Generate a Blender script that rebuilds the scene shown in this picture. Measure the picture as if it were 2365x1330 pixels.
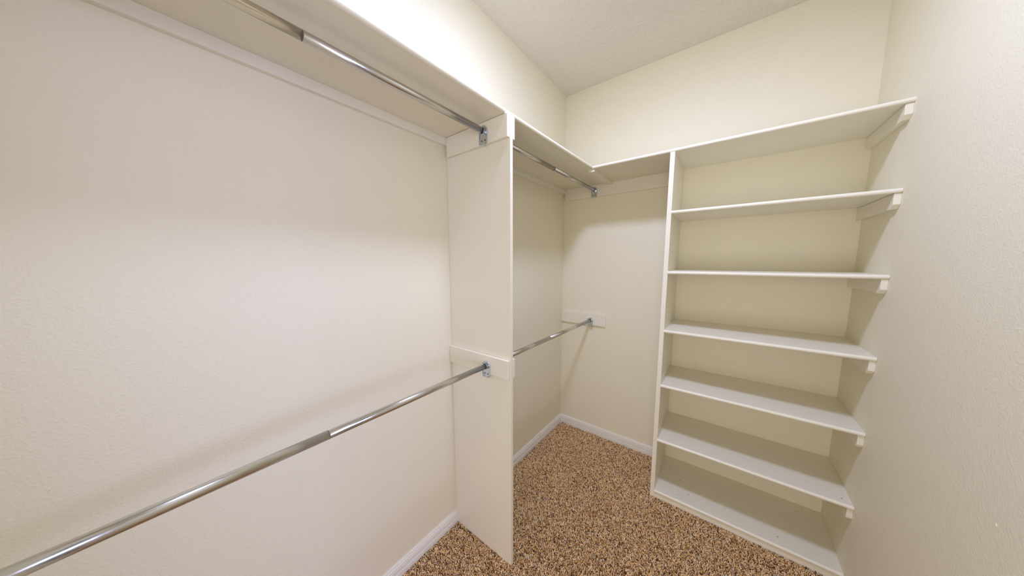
import bpy, bmesh, math, random
import numpy as np
from mathutils import Vector, Matrix
for o in list(bpy.data.objects): bpy.data.objects.remove(o)
SC = bpy.context.scene; C = SC.collection

# ---------------------------------------------------------------- camera, world, lights, exposure
cam_d = bpy.data.cameras.new('camera'); cam = bpy.data.objects.new('camera', cam_d); C.objects.link(cam)
cam_d.sensor_fit = 'HORIZONTAL'; cam_d.sensor_width = 36.0; cam_d.lens = 642.83 / 2365 * 36
cam_d.shift_x = 0.00465; cam_d.shift_y = 0.00519; cam_d.clip_start = 0.01
Rv = Vector((0.78669096, 0.61733669, -0.00356884)); Uv = Vector((-0.06785806, 0.09221661, 0.99342407)); Dv = Vector((-0.61360624, 0.78127556, -0.11443724))
cam.matrix_world = Matrix(((Rv.x, Uv.x, -Dv.x, 0), (Rv.y, Uv.y, -Dv.y, 0), (Rv.z, Uv.z, -Dv.z, 1.44), (0, 0, 0, 1)))
SC.camera = cam
w = bpy.data.worlds.new('world'); SC.world = w; w.use_nodes = True
w.node_tree.nodes['Background'].inputs[0].default_value = (0.90, 0.93, 1.0, 1); w.node_tree.nodes['Background'].inputs[1].default_value = 0.15
LAMP_STRENGTH = 196.0; LAMP_COL = (0.55, 0.63, 1.0)
def area(name, loc, target, sx, sy, e, col):
    a = bpy.data.lights.new(name, 'AREA'); a.shape = 'RECTANGLE'; a.size = sx; a.size_y = sy; a.energy = e; a.color = col
    o = bpy.data.objects.new(name, a); C.objects.link(o); o.location = loc
    o.rotation_euler = (Vector(target) - Vector(loc)).to_track_quat('-Z', 'Z').to_euler(); return o
# added fill light outside the doorway behind the camera, and cool window daylight
area('doorway_fill', (0.0, -2.0, 1.1), (0.0, 0.0, 0.95), 1.8, 2.0, 40, (1.0, 0.95, 0.95))
area('window_daylight', (2.2, -1.75, 1.6), (-1.1, 0.15, 1.2), 0.6, 2.6, 128, (0.53, 0.57, 1.0))
SC.view_settings.view_transform = 'Standard'; SC.view_settings.look = 'None'; SC.view_settings.exposure = 0.03; SC.view_settings.gamma = 1.0
SC.view_settings.use_curve_mapping = False

# ---------------------------------------------------------------- dimensions (metres, floor = 0)
XL, XR, YB, YF, ZC = -1.0991, 0.5054, 2.1748, -0.42, 2.7436
ST, SB = 2.0362, 2.0200             # hanging shelf top and underside
PX, PY0, PY1 = -0.7125, 0.930, 0.9473  # partition panel
DX0, DX1, DY = -0.2800, -0.2572, 1.782  # divider of the shelving
NY = 1.7775
SH = [1.7105, 1.3813, 1.0459, 0.7186, 0.3776, 0.0442]; TH = 0.0166
RX, RZU, RZL = -0.8400, 1.9805, 0.9621

# ---------------------------------------------------------------- materials
def mat(name):
    m = bpy.data.materials.new(name); m.use_nodes = True
    return m, m.node_tree, m.node_tree.nodes['Principled BSDF']
def paint(name, col, rough, scale, bump, dist, detail=3, var=0.015, thresh=None):
    m, nt, b = mat(name); N = nt.nodes; L = nt.links
    b.inputs['Roughness'].default_value = rough
    g = N.new('ShaderNodeNewGeometry')
    n2 = N.new('ShaderNodeTexNoise'); n2.inputs['Scale'].default_value = 1.7; n2.inputs['Detail'].default_value = 2
    L.new(g.outputs['Position'], n2.inputs['Vector'])
    mx = N.new('ShaderNodeMix'); mx.data_type = 'RGBA'
    mx.inputs[6].default_value = (*[c * (1 - var) for c in col], 1); mx.inputs[7].default_value = (*[min(1, c * (1 + var)) for c in col], 1)
    L.new(n2.outputs['Fac'], mx.inputs[0]); L.new(mx.outputs[2], b.inputs['Base Color'])
    if bump:
        n = N.new('ShaderNodeTexNoise'); n.inputs['Scale'].default_value = scale; n.inputs['Detail'].default_value = detail
        L.new(g.outputs['Position'], n.inputs['Vector']); src = n.outputs['Fac']
        if thresh:
            r = N.new('ShaderNodeMapRange'); r.interpolation_type = 'SMOOTHSTEP'; r.inputs['From Min'].default_value = thresh[0]; r.inputs['From Max'].default_value = thresh[1]
            L.new(src, r.inputs['Value']); src = r.outputs['Result']
        bp = N.new('ShaderNodeBump'); bp.inputs['Strength'].default_value = bump; bp.inputs['Distance'].default_value = dist
        L.new(src, bp.inputs['Height']); L.new(bp.outputs['Normal'], b.inputs['Normal'])
    return m
M_WALL = paint('cream_wall_paint', (0.91, 0.842, 0.632), 0.6, 150, 0.24, 0.0016, 3, 0.012, (0.42, 0.70))
M_CEIL = paint('textured_ceiling_paint', (0.84, 0.78, 0.67), 0.75, 60, 0.5, 0.003, 3, 0.01, (0.46, 0.62))
M_WOOD = paint('painted_wood', (0.92, 0.86, 0.69), 0.38, 60, 0.10, 0.0006, 2, 0.012)
M_TRIM = paint('gloss_trim_paint', (0.90, 0.86, 0.75), 0.3, 60, 0.05, 0.0004, 2, 0.01)
def metal(name, col, rough):
    m, nt, b = mat(name); N = nt.nodes; L = nt.links
    b.inputs['Metallic'].default_value = 1.0; b.inputs['Base Color'].default_value = (*col, 1)
    g = N.new('ShaderNodeNewGeometry'); n = N.new('ShaderNodeTexNoise'); n.inputs['Scale'].default_value = 140
    L.new(g.outputs['Position'], n.inputs['Vector'])
    r = N.new('ShaderNodeMapRange'); r.inputs['To Min'].default_value = rough * 0.8; r.inputs['To Max'].default_value = rough * 1.25
    L.new(n.outputs['Fac'], r.inputs['Value']); L.new(r.outputs['Result'], b.inputs['Roughness'])
    return m
M_STEEL = metal('satin_steel', (0.62, 0.61, 0.58), 0.22)
M_POLISH = metal('polished_steel', (0.70, 0.65, 0.54), 0.16)
M_ZINC = metal('zinc_plate', (0.66, 0.71, 0.76), 0.24)
M_SCREW = metal('dark_screw', (0.30, 0.31, 0.33), 0.35)
m, nt, b = mat('dull_cut_edge'); b.inputs['Base Color'].default_value = (0.34, 0.30, 0.24, 1); b.inputs['Roughness'].default_value = 0.6; M_GAP = m
m, nt, b = mat('dark_grit'); b.inputs['Base Color'].default_value = (0.10, 0.075, 0.05, 1); b.inputs['Roughness'].default_value = 0.9; M_GRIT = m
m, nt, b = mat('frosted_lamp_glass'); b.inputs['Base Color'].default_value = (0.9, 0.9, 0.88, 1)
b.inputs['Emission Color'].default_value = (*LAMP_COL, 1); b.inputs['Emission Strength'].default_value = LAMP_STRENGTH; M_LAMP = m
m, nt, b = mat('carpet_backing'); N = nt.nodes; L = nt.links; b.inputs['Roughness'].default_value = 1.0
g = N.new('ShaderNodeNewGeometry'); n = N.new('ShaderNodeTexNoise'); n.inputs['Scale'].default_value = 90; L.new(g.outputs['Position'], n.inputs['Vector'])
r = N.new('ShaderNodeValToRGB'); r.color_ramp.elements[0].color = (0.05, 0.025, 0.010, 1); r.color_ramp.elements[1].color = (0.14, 0.08, 0.038, 1)
L.new(n.outputs['Fac'], r.inputs[0]); L.new(r.outputs[0], b.inputs['Base Color']); M_BACK = m
m, nt, b = mat('carpet_yarn'); N = nt.nodes; L = nt.links; b.inputs['Roughness'].default_value = 0.95
at = N.new('ShaderNodeAttribute'); at.attribute_name = 'yarn'; L.new(at.outputs['Color'], b.inputs['Base Color']); M_YARN = m

# ---------------------------------------------------------------- helpers
def newobj(name, bm, m, parent=None, bevel=0, smooth=False, seg=2):
    me = bpy.data.meshes.new(name); bmesh.ops.recalc_face_normals(bm, faces=bm.faces); bm.to_mesh(me); bm.free()
    me.materials.append(m); o = bpy.data.objects.new(name, me); C.objects.link(o)
    if smooth:
        for p in me.polygons: p.use_smooth = True
    if parent: 
        o.parent = parent; o.matrix_parent_inverse = Matrix.Translation(-parent.location)
    if bevel:
        bv = o.modifiers.new('bevel', 'BEVEL'); bv.width = bevel; bv.segments = seg; bv.limit_method = 'ANGLE'
    return o
def thing(name, label, cat, loc, group=None):
    o = bpy.data.objects.new(name, None); C.objects.link(o); o.location = loc; o.empty_display_size = 0.05
    o['label'] = label; o['category'] = cat
    if group: o['group'] = group
    return o
def tag(o, label, cat, group=None):
    o['label'] = label; o['category'] = cat
    if group: o['group'] = group
    return o
def struct(o): o['kind'] = 'structure'; return o
def add_box(bm, x0, x1, y0, y1, z0, z1):
    v = [bm.verts.new(p) for p in ((x0,y0,z0),(x1,y0,z0),(x1,y1,z0),(x0,y1,z0),(x0,y0,z1),(x1,y0,z1),(x1,y1,z1),(x0,y1,z1))]
    for f in ((0,3,2,1),(4,5,6,7),(0,1,5,4),(1,2,6,5),(2,3,7,6),(3,0,4,7)): bm.faces.new([v[i] for i in f])
def box(x0, x1, y0, y1, z0, z1):
    bm = bmesh.new(); add_box(bm, x0, x1, y0, y1, z0, z1); return bm
def loft(a, b):
    """solid between two equal-length closed loops of 3D points"""
    bm = bmesh.new(); A = [bm.verts.new(p) for p in a]; B = [bm.verts.new(p) for p in b]; n = len(a)
    for i in range(n): bm.faces.new((A[i], A[(i+1) % n], B[(i+1) % n], B[i]))
    bm.faces.new(A[::-1]); bm.faces.new(B); return bm
def tube_y(x, z, y0, y1, r, seg=40, thick=0):
    bm = bmesh.new(); rings = []
    prof = [(y0, r), (y1, r)] if not thick else [(y0, r - thick), (y0, r), (y1, r), (y1, r - thick)]
    for y, rr in prof: rings.append([bm.verts.new((x + rr*math.cos(2*math.pi*i/seg), y, z + rr*math.sin(2*math.pi*i/seg))) for i in range(seg)])
    for a, b in zip(rings, rings[1:]):
        for i in range(seg): bm.faces.new((a[i], a[(i+1) % seg], b[(i+1) % seg], b[i]))
    if thick:
        a, b = rings[-1], rings[0]
        for i in range(seg): bm.faces.new((a[i], a[(i+1) % seg], b[(i+1) % seg], b[i]))
    else:
        bm.faces.new(rings[0][::-1]); bm.faces.new(rings[-1])
    return bm
def nose_profile(t, d, n=7):
    """bullnose section: (outward, up) from the board edge; t thickness, d depth of rounding"""
    pts = [(-0.004, 0), (0, 0)]
    for i in range(n + 1):
        a = -math.pi/2 + math.pi*i/n
        pts.append((d*math.cos(a), t/2 + t/2*math.sin(a)))
    pts += [(0, t), (-0.004, t)]
    out = []
    for p in pts:
        if not out or (abs(p[0]-out[-1][0]) + abs(p[1]-out[-1][1])) > 1e-6: out.append(p)
    return out

# ---------------------------------------------------------------- the room shell
W = 0.11
struct(newobj('wall_left', box(XL - W, XL, YF - W, YB + W, -0.02, ZC + 0.05), M_WALL))
struct(newobj('wall_back', box(XL, XR + W, YB, YB + W, -0.02, ZC + 0.05), M_WALL))
struct(newobj('wall_right', box(XR, XR + W, YF, YB, -0.02, ZC + 0.05), M_WALL))
DO0, DO1, DOZ = -0.45, 0.40, 2.05        # doorway in the front wall, behind the camera
bm = bmesh.new(); add_box(bm, XL, DO0, YF - W, YF, -0.02, ZC + 0.05); add_box(bm, DO1, XR + W, YF - W, YF, -0.02, ZC + 0.05); add_box(bm, DO0, DO1, YF - W, YF, DOZ, ZC + 0.05)
struct(newobj('wall_front', bm, M_WALL))
struct(newobj('ceiling', box(XL, XR, YF, YB, ZC, ZC + 0.05), M_CEIL))
floor = struct(newobj('floor', box(XL, XR + W, YF - W, YB, -0.03, -0.010), M_BACK))
bm = bmesh.new()
for x0, x1 in ((DO0 - 0.001, DO0 + 0.016), (DO1 - 0.016, DO1 + 0.001)): add_box(bm, x0, x1, YF - W - 0.003, YF + 0.003, -0.010, DOZ)
add_box(bm, DO0, DO1, YF - W - 0.003, YF + 0.003, DOZ - 0.016, DOZ + 0.001)
struct(newobj('trim_1', bm, M_TRIM, bevel=0.001))

BB = [(0, -0.012), (0.0135, -0.012), (0.0135, 0.0185), (0.0118, 0.0205), (0.0118, 0.0222), (0.0128, 0.0238), (0.0120, 0.0430), (0.0098, 0.0446),
      (0.0098, 0.0462), (0.0112, 0.0478), (0.0108, 0.0530), (0.0082, 0.0545), (0.0082, 0.0560), (0.0084, 0.0590), (0.0055, 0.0650), (0, 0.0655)]
def base_y(name, y0, y1):   # on the left wall, running along y
    return struct(newobj(name, loft([(XL + d, y0, z) for d, z in BB], [(XL + d, y1, z) for d, z in BB]), M_TRIM))
base_y('baseboard_left', YF, PY0); base_y('baseboard_left', PY1, YB)
struct(newobj('baseboard_back', loft([(XL + d, YB - d, z) for d, z in BB], [(DX0, YB - d, z) for d, z in BB]), M_TRIM))
struct(newobj('baseboard_right', loft([(XR - d, YF, z) for d, z in BB], [(XR - d, 1.60, z) for d, z in BB]), M_TRIM))
struct(newobj('baseboard_front', loft([(XL, YF + d, z) for d, z in BB], [(DO0 - 0.002, YF + d, z) for d, z in BB]), M_TRIM))

# ---------------------------------------------------------------- ceiling lamp (above and behind the top of the frame; it lights the closet)
lamp = thing('ceiling_light', 'small white flush ceiling light with a round frosted glass shade', 'light', (-0.26, 0.90, ZC))
def lathe(cx, cy, prof, seg=32):
    bm = bmesh.new(); rings = []
    for r, z in prof:
        rings.append([bm.verts.new((cx + r*math.cos(2*math.pi*i/seg), cy + r*math.sin(2*math.pi*i/seg), z)) for i in range(seg)] if r > 0 else [bm.verts.new((cx, cy, z))])
    for a, b in zip(rings, rings[1:]):
        for i in range(seg):
            j = (i+1) % seg
            if len(a) == 1 and len(b) == 1: continue
            if len(b) == 1: bm.faces.new((a[i], a[j], b[0]))
            elif len(a) == 1: bm.faces.new((a[0], b[j], b[i]))
            else: bm.faces.new((a[i], a[j], b[j], b[i]))
    return bm
newobj('base_plate', lathe(-0.26, 0.90, [(0, ZC), (0.125, ZC), (0.125, ZC - 0.016), (0.118, ZC - 0.022), (0, ZC - 0.022)]), M_TRIM, lamp, smooth=False)
newobj('glass_shade', lathe(-0.26, 0.90, [(0.112*math.cos(t), ZC - 0.022 - 0.014*math.sin(t)) for t in [math.pi/2*k/8 for k in range(8)]] + [(0, ZC - 0.036)]), M_LAMP, lamp, smooth=True)

# ---------------------------------------------------------------- the long shelf over the left wall
def ex(y): return -0.7405 + (y - 0.32) * (0.0245 / 1.465)     # front edge of the left shelf
CX, CY = ex(1.787), 1.787
left_shelf = thing('hanging_shelf', 'long white shelf running along the left wall above both upper hanging rods', 'shelf', (XL, 0.9, SB))
e0, e1 = ex(YF), ex(YB)
newobj('board', loft([(XL, YF, SB), (e0, YF, SB), (e0, YF, ST), (XL, YF, ST)], [(XL, YB, SB), (e1, YB, SB), (e1, YB, ST), (XL, YB, ST)]), M_WOOD, left_shelf)
pr = nose_profile(ST - SB + 0.001, 0.008)
newobj('nosing', loft([(e0 + u, YF, SB - 0.0005 + v) for u, v in pr], [(CX + u, CY + 0.0, SB - 0.0005 + v) for u, v in pr]), M_WOOD, left_shelf, smooth=False)
newobj('wall_cleat', box(XL, XL + 0.0170, YF, PY0 - 0.0005, 1.9855, SB), M_WOOD, left_shelf, 0.001)
newobj('wall_cleat', box(XL, XL + 0.0170, PY1 + 0.0005, YB, 1.9855, SB), M_WOOD, left_shelf, 0.001)

# the shelf along the back wall
back_shelf = thing('hanging_shelf', 'white top shelf running along the back wall to the right wall', 'shelf', (0.0, YB, SB))
newobj('board', loft([(CX, CY, SB), (XR, 1.795, SB), (XR, 1.795, ST), (CX, CY, ST)], [(e1, YB, SB), (XR, YB, SB), (XR, YB, ST), (e1, YB, ST)]), M_WOOD, back_shelf)
newobj('nosing', loft([(CX, CY - u, SB - 0.0005 + v) for u, v in pr], [(XR, 1.795 - u, SB - 0.0005 + v) for u, v in pr]), M_WOOD, back_shelf)
newobj('joint_batten', box(-0.742, -0.701, CY + 0.006, YB - 0.0145, 2.0035, SB), M_WOOD, back_shelf, 0.0012)
newobj('wall_cleat', box(XL + 0.0172, DX0, YB - 0.0140, YB, 1.9298, SB), M_WOOD, back_shelf, 0.001)
def end_cleat(name, parent, yf, zt, wd=0.0185, h=0.054):
    pts = [(yf, zt), (yf, zt - h*0.72), (yf + 0.017, zt - h), (YB, zt - h), (YB, zt)]
    return newobj(name, loft([(XR - wd, y, z) for y, z in pts], [(XR, y, z) for y, z in pts]), M_WOOD, parent, 0.0012)
end_cleat('end_cleat', back_shelf, 1.797, SB - 0.001, 0.020)

# ---------------------------------------------------------------- partition panel with its cleats
part = thing('partition_panel', 'tall white partition panel standing on the carpet between the two hanging bays', 'panel', (XL, 0.94, 0))
newobj('board', box(XL + 0.0005, PX, PY0, PY1, -0.010, SB - 0.0008), M_WOOD, part, 0.0012)
for z0, z1 in ((1.9298, SB - 0.0012), (0.9228, 1.0095)):
    newobj('support_cleat', box(XL + (0.0175 if z0 > 1.5 else 0.0005), PX - 0.0025, PY0 - 0.0155, PY0, z0, z1), M_WOOD, part, 0.0022)
    newobj('support_cleat', box(XL + (0.0175 if z0 > 1.5 else 0.0005), PX - 0.0018, PY1, PY1 + 0.0160, z0, z1), M_WOOD, part, 0.0022)
tag(newobj('rod_cleat', box(XL + 0.0005, -0.7190, YB - 0.0140, YB - 0.0002, 0.9232, 1.0150), M_WOOD, None, 0.0012),
    'short white board fixed low on the back wall holding the rod end', 'board')

# ---------------------------------------------------------------- built-in shelving on the back wall
unit = thing('shelving_unit', 'white built-in shelving unit with six open shelves between divider and right wall', 'shelving', (0.12, YB, 0))
newobj('side_panel', box(DX0, DX1, DY, YB - 0.0002, -0.010, SB - 0.0008), M_WOOD, unit, 0.0012)
random.seed(4)
prs = nose_profile(TH + 0.001, 0.008)
for k, z in enumerate(SH):
    yb0 = NY + 0.008
    s = newobj('shelf', box(DX1 + 0.0002, XR - 0.0003, yb0, YB - 0.0003, z - TH, z), M_WOOD, unit)
    nz = newobj('nosing', loft([(DX1 - 0.001, yb0 - u, z - TH - 0.0005 + v) for u, v in prs], [(XR - 0.0008, yb0 - u, z - TH - 0.0005 + v) for u, v in prs]), M_WOOD, unit)
    nz.parent = s; nz.matrix_parent_inverse = s.matrix_parent_inverse.copy(); nz.matrix_parent_inverse = Matrix.Identity(4)
    if k < 5: end_cleat('end_cleat', unit, NY + 0.0085, z - TH - 0.001, 0.0185, 0.058)
    s.parent = unit; s.matrix_parent_inverse = Matrix.Translation(-unit.location)
newobj('kick_board', box(DX1, XR - 0.0005, NY + 0.006, NY + 0.022, -0.010, SH[5] - TH - 0.0006), M_WOOD, unit, 0.001)

# ---------------------------------------------------------------- hanging rods
def bracket(parent, ywall, z, s):
    """flange at y = ywall; s = -1: the rod leaves towards -y, +1: towards +y"""
    def pl(y, gr=0.0):
        pts = []; r = 0.0225 - gr
        for i in range(17):
            a = math.pi*i/16; pts.append((RX + r*math.cos(a), y, z + r*math.sin(a)))
        rc = 0.008
        for i in range(6):
            a = math.pi + (math.pi/2)*i/5; pts.append((RX - r + rc + rc*math.cos(a), y, z - 0.0540 + gr + rc + rc*math.sin(a)))
        for i in range(6):
            a = 1.5*math.pi + (math.pi/2)*i/5; pts.append((RX + r - rc + rc*math.cos(a), y, z - 0.0540 + gr + rc + rc*math.sin(a)))
        return pts
    y1 = ywall + s*0.0030
    br = newobj('bracket', loft(pl(ywall), pl(y1)), M_ZINC, parent, 0.0008)
    rim = bmesh.new(); o1, o2, i2, i1 = pl(y1), pl(y1 + s*0.0035), pl(y1 + s*0.0035, 0.0020), pl(y1, 0.0020)
    n = len(o1); R = [[rim.verts.new(p) for p in q] for q in (o1, o2, i2, i1)]
    for a, b in zip(R, R[1:] + R[:1]):
        for i in range(n): rim.faces.new((a[i], a[(i+1) % n], b[(i+1) % n], b[i]))
    ch = [newobj('rim', rim, M_ZINC, parent)]
    ch.append(newobj('socket', tube_y(RX, z, *sorted((y1, y1 + s*0.012)), 0.0152, 32, 0.0018), M_ZINC, parent))
    for dx in (-0.0095, 0.0095):
        ch.append(newobj('screw', tube_y(RX + dx, z - 0.037, *sorted((y1, y1 + s*0.0022)), 0.0037, 12), M_SCREW, parent, 0.0006))
    if z > 1.5 and s < 0 and ywall < 1.5: ch.append(newobj('loose_screw', tube_y(RX + 0.010, z - 0.0590, y1 - 0.004, ywall + 0.0012, 0.0030, 12), M_ZINC, parent, 0.0006))
    ch.append(newobj('set_screw', tube_y(RX + 0.0150, z - 0.0490, *sorted((y1, y1 + s*0.0030)), 0.0022, 10), M_SCREW, parent))
    for c in ch:
        c.parent = br; c.matrix_parent_inverse = Matrix.Identity(4)
    return br
RO, RI = 0.0125, 0.0121
def rod(label, y0, y1, yj, z, thin_near, mats, group):
    t = thing('hanging_rod', label, 'rod', (RX, (y0 + y1)/2, z), group)
    a0, a1 = y0 + 0.0035, y1 - 0.0035
    if thin_near:
        newobj('inner_tube', tube_y(RX, z, a0, yj + 0.05, RI), mats[0], t, smooth=False)
        newobj('outer_tube', tube_y(RX, z, yj, a1, RO, 40, 0.0009), mats[1], t)
        newobj('sleeve_edge', tube_y(RX, z, yj - 0.0003, yj + 0.0003, RO + 0.0001, 40, 0.0006), M_GAP, t)
    else:
        newobj('inner_tube', tube_y(RX, z, yj - 0.05, a1, RI), mats[0], t)
        newobj('outer_tube', tube_y(RX, z, a0, yj, RO, 40, 0.0009), mats[1], t)
        newobj('sleeve_edge', tube_y(RX, z, yj - 0.0003, yj + 0.0003, RO + 0.0001, 40, 0.0006), M_GAP, t)
    bracket(t, y0, z, 1); bracket(t, y1, z, -1)
    for o in t.children:
        if o.name.split('.')[0] in ('inner_tube', 'outer_tube'):
            for p in o.data.polygons: p.use_smooth = abs(p.normal.y) < 0.5
    return t
G = 'telescoping hanging rods'
nearf = PY0 - 0.0157; farn = PY1 + 0.0162; backf = YB - 0.0142
rod('bright polished steel rod under the long shelf, nearest and highest', YF + 0.0005, nearf, 0.275, RZU, True, (M_POLISH, M_STEEL), G)
rod('long silver rod crossing low in front of the left wall', YF + 0.0005, nearf, 0.262, RZL, False, (M_STEEL, M_STEEL), G)
rod('short steel rod high in the far bay, ending at the back wall under the shelf', farn, backf, 1.518, RZU, True, (M_STEEL, M_STEEL), G)
rod('short steel rod low in the far bay, ending on the short board', farn, backf, 1.497, RZL, False, (M_STEEL, M_STEEL), G)

# ---------------------------------------------------------------- carpet pile
rng = np.random.default_rng(11)
def in_floor(x, y):
    ok = (x > XL + 0.016) & ((x < XR - 0.014) | ((y > 1.602) & (x < XR - 0.002))) & (y > YF - W) & ((y > YF + 0.015) | ((x > DO0 + 0.018) & (x < DO1 - 0.018))) & (y < YB - 0.0155)
    ok &= ~((x > DX0 - 0.003) & (y > NY + 0.003))
    ok &= ~((x < PX + 0.003) & (y > PY0 - 0.002) & (y < PY1 + 0.002))
    return ok
sp = 0.0045
gx, gy = np.meshgrid(np.arange(XL, XR, sp), np.arange(YF - W, YB, sp*0.866))
gx = gx + (np.arange(gx.shape[0]) % 2)[:, None]*sp/2
px = (gx + rng.normal(0, sp*0.22, gx.shape)).ravel(); py = (gy + rng.normal(0, sp*0.22, gy.shape)).ravel()
k = in_floor(px, py); px, py = px[k], py[k]; n = len(px)
ang = rng.uniform(0, 2*math.pi, n); rad = sp*rng.uniform(0.48, 0.72, n); hgt = rng.uniform(0.0070, 0.0122, n)
lx = rng.normal(0, 0.0018, n); ly = rng.normal(0, 0.0018, n)
NS = 3; vs = np.zeros((n, 2*NS + 1, 3), np.float32)
for i in range(NS):
    t = ang + 2*math.pi*i/NS
    vs[:, i] = np.stack([px + rad*0.75*np.cos(t), py + rad*0.75*np.sin(t), np.full(n, -0.0105)], 1)
    t2 = t + 0.5; el = rad*(1.25 if i % 2 else 0.75)
    vs[:, NS + i] = np.stack([px + lx*0.7 + el*np.cos(t2), py + ly*0.7 + el*np.sin(t2), -0.0105 + hgt*0.72], 1)
vs[:, 2*NS] = np.stack([px + lx, py + ly, -0.0105 + hgt], 1)
tri = []
for i in range(NS):
    j = (i+1) % NS; tri += [(i, j, NS + j), (i, NS + j, NS + i), (NS + i, NS + j, 2*NS)]
tri = np.array(tri); T = (tri[None] + (np.arange(n)*(2*NS + 1))[:, None, None]).reshape(-1)
me = bpy.data.meshes.new('carpet_pile'); me.vertices.add(n*(2*NS + 1)); me.vertices.foreach_set('co', vs.ravel())
nt_ = len(T)//3; me.loops.add(len(T)); me.loops.foreach_set('vertex_index', T.astype(np.int32))
me.polygons.add(nt_); me.polygons.foreach_set('loop_start', np.arange(nt_, dtype=np.int32)*3); me.update(calc_edges=True)
pal = np.array([(0.56, 0.40, 0.25), (0.42, 0.265, 0.13), (0.26, 0.14, 0.06), (0.07, 0.030, 0.012), (0.62, 0.50, 0.38), (0.44, 0.37, 0.34), (0.50, 0.33, 0.10), (0.36, 0.15, 0.07)])
pw = np.array([0.24, 0.18, 0.15, 0.15, 0.12, 0.06, 0.06, 0.04])
ci = rng.choice(len(pal), n, p=pw/pw.sum()); col = pal[ci]*rng.uniform(0.85, 1.15, (n, 1))*np.array([2.0, 1.95, 1.62])
ca = me.attributes.new('yarn', 'FLOAT_COLOR', 'POINT')
c4 = np.ones((n, 2*NS + 1, 4), np.float32); c4[:, :, :3] = col[:, None, :]
ca.data.foreach_set('color', c4.ravel()); me.materials.append(M_YARN)
pile = bpy.data.objects.new('carpet_pile', me); C.objects.link(pile); pile['kind'] = 'stuff'
tag(pile, 'speckled brown and tan looped carpet pile covering the closet floor', 'carpet')

# ---------------------------------------------------------------- small marks and grit
def fleck(x, y, z, l, wd, rot, label, group):
    c, s = math.cos(rot), math.sin(rot)
    pts = [(-l/2, 0), (-l/6, wd/2), (l/3, wd*0.4), (l/2, 0), (l/6, -wd/2), (-l/3, -wd*0.35)]
    o = newobj('grit_fleck', loft([(u*c - v*s, u*s + v*c, 0) for u, v in pts], [((u*c - v*s)*0.7, (u*s + v*c)*0.7, 0.0012) for u, v in pts]), M_GRIT)
    o.location = (x, y, z); tag(o, label, 'fleck', group); return o
SP = [(-0.2095, 2.0666, 'round dark speck deep in the left back corner of the lowest shelf'),
      (-0.1966, 1.9298, 'tiny speck on the lowest shelf right beside the divider'),
      (-0.1429, 1.9603, 'tiny speck on the lowest shelf a hand width right of the divider'),
      (0.0535, 2.0887, 'flat dark speck near the middle of the back of the lowest shelf'),
      (0.0407, 1.9086, 'speck at the shadow edge near the middle of the lowest shelf'),
      (0.3968, 2.0963, 'dark speck at the right back of the lowest shelf, left of a pair'),
      (0.4256, 2.1326, 'faint speck at the right back of the lowest shelf, right of a pair'),
      (0.4780, 2.1600, 'dark chip tucked into the right back corner of the lowest shelf')]
for i, (x, y, lb) in enumerate(SP):
    fleck(x, y, SH[5] + 0.0001, 0.0042 + 0.001*(i % 3), 0.0028, i*1.3, lb, 'grit specks on the lowest shelf')
fleck(-0.1396, 1.826, SH[5] + 0.0001, 0.006, 0.0022, 1.9, 'small dark sliver at the left front of the lowest shelf, beside a longer one', 'grit slivers')
fleck(-0.0883, 1.8619, SH[5] + 0.0001, 0.010, 0.0022, 2.9, 'longer dark sliver near the left front of the lowest shelf', 'grit slivers')
fleck(0.2969, 1.8378, SH[5] + 0.0001, 0.012, 0.0016, 2.2, 'thin pale brown sliver at the right front of the lowest shelf', 'grit slivers')
fleck(0.4770, 1.8173, SH[4] + 0.0001, 0.009, 0.0022, 2.3, 'dark sliver at the right front of the second lowest shelf', 'grit slivers')
fleck(0.1489, 2.1116, SH[4] + 0.0001, 0.005, 0.0026, 0.4, 'dark speck at the middle back of the second lowest shelf', 'grit slivers')

def nib(wall, x, y, z, r, sx):
    bm = bmesh.new(); bmesh.ops.create_icosphere(bm, subdivisions=2, radius=r)
    for v in bm.verts: v.co.x *= 0.35; v.co.z *= 1.5
    o = newobj('paint_nib', bm, M_WALL, bpy.data.objects[wall], smooth=True); o.location = (x, y, z)
nib('wall_right', XR, 1.0968, 0.8582, 0.0035, -1)
nib('wall_left', XL, 0.2708, 0.6888, 0.0025, 1)
nib('wall_left', XL, -0.1778, 0.9621, 0.0025, 1)
